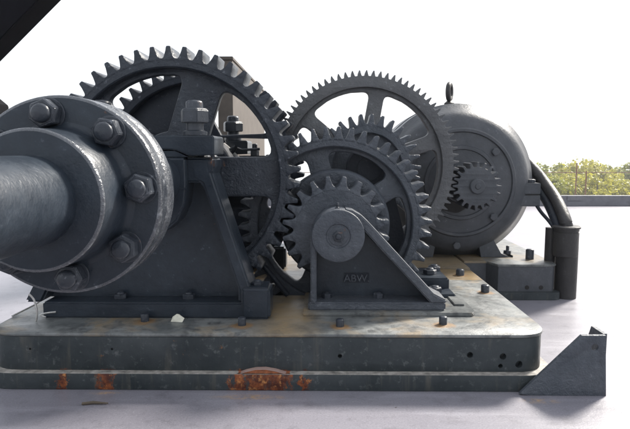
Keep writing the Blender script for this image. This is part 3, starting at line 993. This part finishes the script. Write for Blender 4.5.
# ================================================================== CONDUIT
cd = thing('cable_conduit', (P(562, 297, 2.66).x, 2.66, 0), 'upright cable conduit with collar and curved hose beside the motor', 'conduit')
ox = cd.location.x
def vcyl(px, r_px, py0, py1, Y, extra=0.0):
    a, b_ = P(px, py0, Y), P(px, py1, Y)
    return a.x - ox, S(r_px, Y), a.z, b_.z
x, r, z1, z0 = vcyl(568, 10.5, 250, 297, 2.66)
link('pipe', lathe_me([(0, 0), (r, 0), (r, -(z1 + .02)), (0, -(z1 + .02))], 40), M['pipe'], cd, (x - .004, 0, 0), UPX)
x, r, z1, z0 = vcyl(566.5, 12, 228, 256, 2.66)
h = z1 - z0
link('sleeve', lathe_me([(0, 0), (r - .004, 0), (r, -.005), (r, -h * .86), (r - .003, -h * .87), (r - .003, -h * .9), (r, -h * .91), (r, -h), (0, -h)], 40, 30), M['pipe'], cd, (x, 0, z0), UPX)
link('collar', lathe_me([(0, 0), (r + .006, 0), (r + .006, -.008), (r + .001, -.012), (0, -.012)], 40), M['pipe'], cd, (x, 0, z1), UPX)
hp = [(514, 154, 3.10), (524, 160, 3.04), (535, 171, 2.97), (545, 183.5, 2.90), (555, 198, 2.80), (562, 212, 2.71), (566, 223, 2.66), (567, 231, 2.66)]
pts = [P(*h_) for h_ in hp]
def smoothpath(pts, n=6):
    out = []
    for i in range(len(pts) - 1):
        p0, p1, p2, p3 = pts[max(i - 1, 0)], pts[i], pts[i + 1], pts[min(i + 2, len(pts) - 1)]
        for k in range(n):
            t = k / n
            out.append(0.5 * ((2 * p1) + (p2 - p0) * t + (2 * p0 - 5 * p1 + 4 * p2 - p3) * t * t + (3 * p1 - p0 - 3 * p2 + p3) * t ** 3))
    out.append(pts[-1])
    return out
off = Vector((ox, 2.66, 0))
link('curved_hose', tube_me([p - off for p in smoothpath(pts)], .029, 24), M['pipe'], cd)
pts2 = [p + Vector((-.028, .03, -.022)) for p in pts]
link('rear_hose', tube_me([p - off for p in smoothpath(pts2)], .022, 16), M['dark'], cd)
x, r, z1, z0 = vcyl(553, 5.5, 228, 292, 2.70)
link('side_pipe', lathe_me([(0, 0), (r, 0), (r, -z1), (0, -z1)], 24), M['pipe'], cd, (x, .06, 0), UPX)
link('thin_wire', tube_me([p - off for p in smoothpath([P(535, 203, 2.80), P(541, 212, 2.76), P(548, 220, 2.72), P(554, 228, 2.69)])], .0085, 10), M['dark'], cd)

# ================================================================== CORNER STOP PLATE
YS = 1.552
cs = thing('corner_stop', (P(606, 398, YS).x, YS, 0), 'upright steel angle plate with slanted edge and hole on the deck at right', 'plate')
ox = cs.location.x
outl = [(520, 391.5), (582, 335.5), (606, 335.5), (606, 399)]
pp = []
for px, py in outl:
    p = P(px, py, YS); pp.append((p.x - ox, max(p.z, 0.0)))
pp[0] = (pp[0][0], 0.004); pp[3] = (pp[3][0], 0.0)
pp.insert(1, (pp[0][0] + .004, .010)); pp.append((pp[0][0] + .03, 0.0))
hp_ = P(595, 347.5, YS)
link('front_plate', curve_plate_me(pp, [circle(S(3.6, YS), 20, hp_.x - ox, hp_.z)], .012, .001), M['gear'], cs)
zt = pp[3][1]
sf = bmesh.new()
def side_flange(x0, x1):
    ps = [(.0125, 0), (.0125, zt + .001), (.085, zt + .001), (.16, .02), (.16, 0)]
    a = [sf.verts.new((x0, y, z)) for y, z in ps]; b_ = [sf.verts.new((x1, y, z)) for y, z in ps]
    sf.faces.new(a); sf.faces.new(b_[::-1])
    for i in range(5):
        sf.faces.new((a[i], b_[i], b_[(i + 1) % 5], a[(i + 1) % 5]))
side_flange(-.012, -.001)
link('side_flange', fin(sf, 'sf'), M['gear'], cs)

# ================================================================== DECK EDGE, FENCE, WALL
cbz = ZC + slope(195.5, 7.3)
curb = thing('deck_edge_beam', (0, 7.3, 0), 'long low grey steel beam along the far edge of the deck', 'beam')
for k in range(6):
    link('beam_length', box_me(-14 + 5 * k, -14 + 5 * k + 4.985, 0, .10, 0, cbz, .006), M['curb'], curb)
p = P(574, 198, 7.3)
link('splice_plate', box_me(p.x - .09, p.x + .11, -.012, -.001, p.z - .035, p.z + .03, .003), M['curb'], curb)
fnc = thing('pipe_fence', (0, 21, -1.35), 'thin rusty pipe fence between the deck edge and the trees', 'fence')
rz_ = ZC + slope(172.5, 21) + 1.35
link('top_rail', tube_me([(-2, 0, rz_), (10, 0, rz_), (26, 0, rz_)], .013, 8), M['brown'], fnc)
for px, top in ((577, 163), (586.5, 171), (700, 171), (500, 171), (440, 171), (770, 171)):
    p = P(px, top, 21)
    link('post', tube_me([(p.x, 0, 0), (p.x, 0, p.z + 1.35)], .024, 8), M['brown'], fnc)
tag(link('quay', box_me(-60, 90, 19.5, 23, -7, -1.35, 0), M['curb']), 'low grey quay carrying the fence', 'quay', kind='structure')

w0, w1 = P(217, 56.5, 3.4), P(232, 56.5, 3.4)
wl = thing('partition_panel', ((w0.x + w1.x) / 2, 3.4, 0), 'tall weathered tan panel standing behind the large front gear', 'panel')
hw = (w1.x - w0.x) / 2
link('panel_board', box_me(-hw, hw, 0, 1.85, 0.0, w0.z - .02, .004), M['panel'], wl)
link('cap_strip', box_me(-hw - .006, hw + .006, -.006, 1.856, w0.z - .02, w0.z, .003), M['panel'], wl)

# ================================================================== BLACK FRAME AT TOP LEFT, STANDS IN FOR A THING CLOSE TO THE LENS
YF = 2.15
fr = thing('stand_in_frame', (P(-75, 300, YF).x, YF, 0), 'black frame at top left standing in for a thing close to the lens', 'frame')
ox = fr.location.x
def fx(px, py):
    p = P(px, py, YF + .14); return (p.x - ox, p.z)
ph = 2.1
link('post', box_me(-.16, .12, .0, .16, 0, ph, .006), M['black'], fr)
link('diagonal_brace', prism_me([fx(-48, 111), fx(62, 0), fx(290, -230), fx(210, -250), fx(-48, 10)], .02, .14, .004), M['black'], fr)
link('arm', prism_me([fx(-48, 92), fx(-8, 92), fx(9, 106), fx(9, 120), fx(-48, 135)], .02, .14, .003), M['black'], fr)
tx = fx(290, -230)
link('head_beam', box_me(-.16, tx[0] + .25, .0, .16, ph - .002, ph + .18, .006), M['black'], fr)

# ================================================================== SMALL LOOSE THINGS
q = Q(177, 322)
bm = bmesh.new()
vs_ = []
for i, (dx, dy, dz) in enumerate(((-.020, 0, .001), (.018, -.006, .001), (.022, .008, .010), (.004, .012, .022), (-.016, .010, .014), (.0, .002, .026))):
    vs_.append(bm.verts.new((dx, dy, dz)))
bmesh.ops.convex_hull(bm, input=vs_)
tag(link('paper_scrap', fin(bm, 'scrap', 0), M['scrap'], None, (q.x, q.y, ZB)), 'crumpled cream scrap lying against the bearing pedestal foot', 'scrap')
def strip(name, pix, r, label, z=None):
    pts = [Vector(p) for p in pix]
    c = pts[0].copy()
    o = link(name, tube_me([p - c for p in smoothpath(pts, 4)], r, 6), M['grease'], None, c)
    return tag(o, label, 'wire')
a = Q(12, 317); b_ = Q(34, 311); 
strip('loose_wire', [a + Vector((0, 0, .003)), b_ + Vector((0, 0, .02)), P(40, 301, b_.y), P(48, 296, b_.y)], .003, 'bent bright wire lying on the left end of the base')
a = Q(36, 322)
strip('loose_wire', [a + Vector((0, 0, .002)), P(37, 312, a.y), P(34, 300, a.y), P(29, 294, a.y)], .0032, 'bright wire standing up at the left end of the base')
a = Q(46, 318)
strip('loose_wire', [a + Vector((0, 0, .003)), P(40, 315, a.y), P(47, 313, a.y), P(56, 312, a.y)], .0028, 'short curled bright wire beside the left pedestal foot')
q = Q(82, 405, 0.0); q2 = Q(108, 404.5, 0.0)
tw = link('twig', tube_me([Vector((0, 0, .004)), Vector(((q2.x - q.x) * .4, .006, .005)), Vector((q2.x - q.x, q2.y - q.y, .004))], [.004, .0045, .002], 6), M['bark'], None, q)
tag(tw, 'short dark twig lying on the deck in front of the base', 'twig')
# lever bar lying against the base between the gears
q0, q1 = P(264, 266, 2.02), Q(288, 297)
lv = link('lever_bar', tube_me([Vector((0, 0, .008)), Vector((q0.x - q1.x, q0.y - q1.y, q0.z - ZB))], .011, 10), M['dark'], None, (q1.x, q1.y, ZB))
tag(lv, 'thin dark bar leaning on the base under the meshing gears', 'bar')

# ================================================================== TREES
def tree_meshes(seed, h, w, n_cl):
    rnd = random.Random(seed)
    bm = bmesh.new()
    for c in range(n_cl):
        # clump centres fill an uneven crown
        a = rnd.uniform(0, 2 * PI); u = rnd.random() ** .5; t = rnd.random()
        zz = h * (.22 + .72 * t)
        env = math.sin(PI * min(1, .18 + .80 * t)) ** .6
        cx_, cy_ = math.cos(a) * u * w * .5 * env, math.sin(a) * u * w * .5 * env
        cr = rnd.uniform(.45, 1.05) * w * .13
        for k in range(46):
            d = Vector((rnd.gauss(0, 1), rnd.gauss(0, 1), rnd.gauss(0, .75))).normalized() * cr * rnd.uniform(.55, 1.1)
            p = Vector((cx_, cy_, zz)) + d
            s = rnd.uniform(.10, .24)
            nrm = (d.normalized() + Vector((rnd.uniform(-1, 1), rnd.uniform(-1, 1), rnd.uniform(-.4, 1.2)))).normalized()
            t1 = nrm.orthogonal().normalized(); t2 = nrm.cross(t1)
            ang = rnd.uniform(0, PI)
            e1 = (t1 * math.cos(ang) + t2 * math.sin(ang)) * s; e2 = (t2 * math.cos(ang) - t1 * math.sin(ang)) * s * .7
            vv = [bm.verts.new(p + e1), bm.verts.new(p + e2), bm.verts.new(p - e1), bm.verts.new(p - e2)]
            bm.faces.new(vv)
    crown = bpy.data.meshes.new('crown'); bm.to_mesh(crown); bm.free()
    tb = bmesh.new()
    def limb(p0, p1, r0, r1):
        me_pts = [p0.lerp(p1, i / 3) + Vector((rnd.uniform(-.1, .1), rnd.uniform(-.1, .1), 0)) * (1 if 0 < i < 3 else 0) for i in range(4)]
        rings = []
        for i, p in enumerate(me_pts):
            r_ = r0 + (r1 - r0) * i / 3
            rings.append([tb.verts.new(p + Vector((math.cos(2 * PI * k / 7) * r_, math.sin(2 * PI * k / 7) * r_, 0))) for k in range(7)])
        for a_, b2 in zip(rings, rings[1:]):
            for k in range(7):
                tb.faces.new((a_[k], a_[(k + 1) % 7], b2[(k + 1) % 7], b2[k]))
    limb(Vector((0, 0, 0)), Vector((.1, 0, h * .5)), .20, .12)
    limb(Vector((.1, 0, h * .5)), Vector((.0, .1, h * .86)), .12, .04)
    for k in range(6):
        a = 2 * PI * k / 6 + rnd.random()
        z_ = h * rnd.uniform(.28, .6)
        limb(Vector((.05, 0, z_)), Vector((math.cos(a) * w * .36, math.sin(a) * w * .36, z_ + h * .22)), .09, .03)
    trunk = fin(tb, 'trunk', 60)
    return crown, trunk
variants = [tree_meshes(11 + i, h, w, n) for i, (h, w, n) in enumerate(((6.2, 6.4, 74), (5.4, 7.2, 78), (6.8, 5.2, 66), (4.6, 6.0, 60)))]
for i, (c, t) in enumerate(variants):
    c.materials.append(M['leaf2'] if i in (1, 3) else M['leaf']); t.materials.append(M['bark'])
words = ['round', 'broad', 'upright', 'low bushy']
tr = random.Random(3)
spots = []
for k, px in enumerate((505, 531, 553, 574, 598, 622, 648, 680)):       # front row
    spots.append((px, 178 + tr.uniform(-3, 3), 62 + tr.uniform(-3, 3), (1, 3, 0, 1, 3, 1, 0, 3)[k]))
for k, px in enumerate((490, 520, 542, 563, 586, 607, 630, 655, 690)):   # back row, taller
    spots.append((px, 163.5 + tr.uniform(-3.5, 2.5), 80 + tr.uniform(-4, 4), (0, 1, 2, 0, 1, 2, 0, 1, 0)[k]))
for k, (px, py, Y, v) in enumerate(spots):
    p = P(px, py, Y)
    c, t = variants[v]
    h = (6.2, 5.4, 6.8, 4.6)[v]
    s = (p.z + 7.0) / (h * .97)
    row = 'front' if k < 8 else 'back'
    place = 'in the ' + row + ' row of the wood, %s from the motor' % ('nearest', 'second', 'third', 'fourth', 'fifth', 'sixth', 'seventh', 'eighth', 'ninth')[k if k < 8 else k - 8]
    o = thing('tree', (p.x, Y, -7.0), '%s green tree %s' % (words[v], place), 'tree', 'trees beyond the deck')
    o.scale = (max(s * 1.05, .8), max(s * 1.05, .8), s)
    o.rotation_euler = (0, 0, tr.uniform(0, 6.28))
    link('crown', c, None, o)
    link('trunk', t, None, o)
# undergrowth in front of the trees
rnd = random.Random(5)
bm = bmesh.new()
for k in range(9000):
    x = rnd.uniform(14, 52); y = rnd.uniform(46, 64)
    p = Vector((x, y, -7 + abs(rnd.gauss(0, 1)) * 1.1 + (y - 46) * .07))
    s = rnd.uniform(.12, .3)
    n_ = Vector((rnd.uniform(-1, 1), rnd.uniform(-1, 1), rnd.uniform(0, 1))).normalized()
    t1 = n_.orthogonal().normalized() * s; t2 = n_.cross(t1) * .7
    bm.faces.new([bm.verts.new(p + t1), bm.verts.new(p + t2), bm.verts.new(p - t1), bm.verts.new(p - t2)])
me = bpy.data.meshes.new('undergrowth'); bm.to_mesh(me); bm.free()
tag(link('undergrowth', me, M['leaf2']), 'pale green undergrowth at the foot of the trees', 'undergrowth', kind='stuff')

# ================================================================== HAZE, ADDED TO IMITATE FLARE OVER THE TREES
hz, hnt, hb_ = nodes_of('flare_haze')
hnt.nodes.remove(hb_)
pv = hnt.nodes.new('ShaderNodeVolumePrincipled')
pv.inputs['Color'].default_value = (0.95, 0.97, 1.0, 1)
pv.inputs['Density'].default_value = 0.0010
pv.inputs['Anisotropy'].default_value = 0.3
hnt.links.new(pv.outputs[0], hnt.nodes['Material Output'].inputs['Volume'])
hz_o = link('haze', box_me(-1600, 1600, -40, 1600, -9.0, 3.2, 0), hz)
tag(hz_o, 'thin pale haze added to imitate flare over the trees', 'haze', kind='stuff')
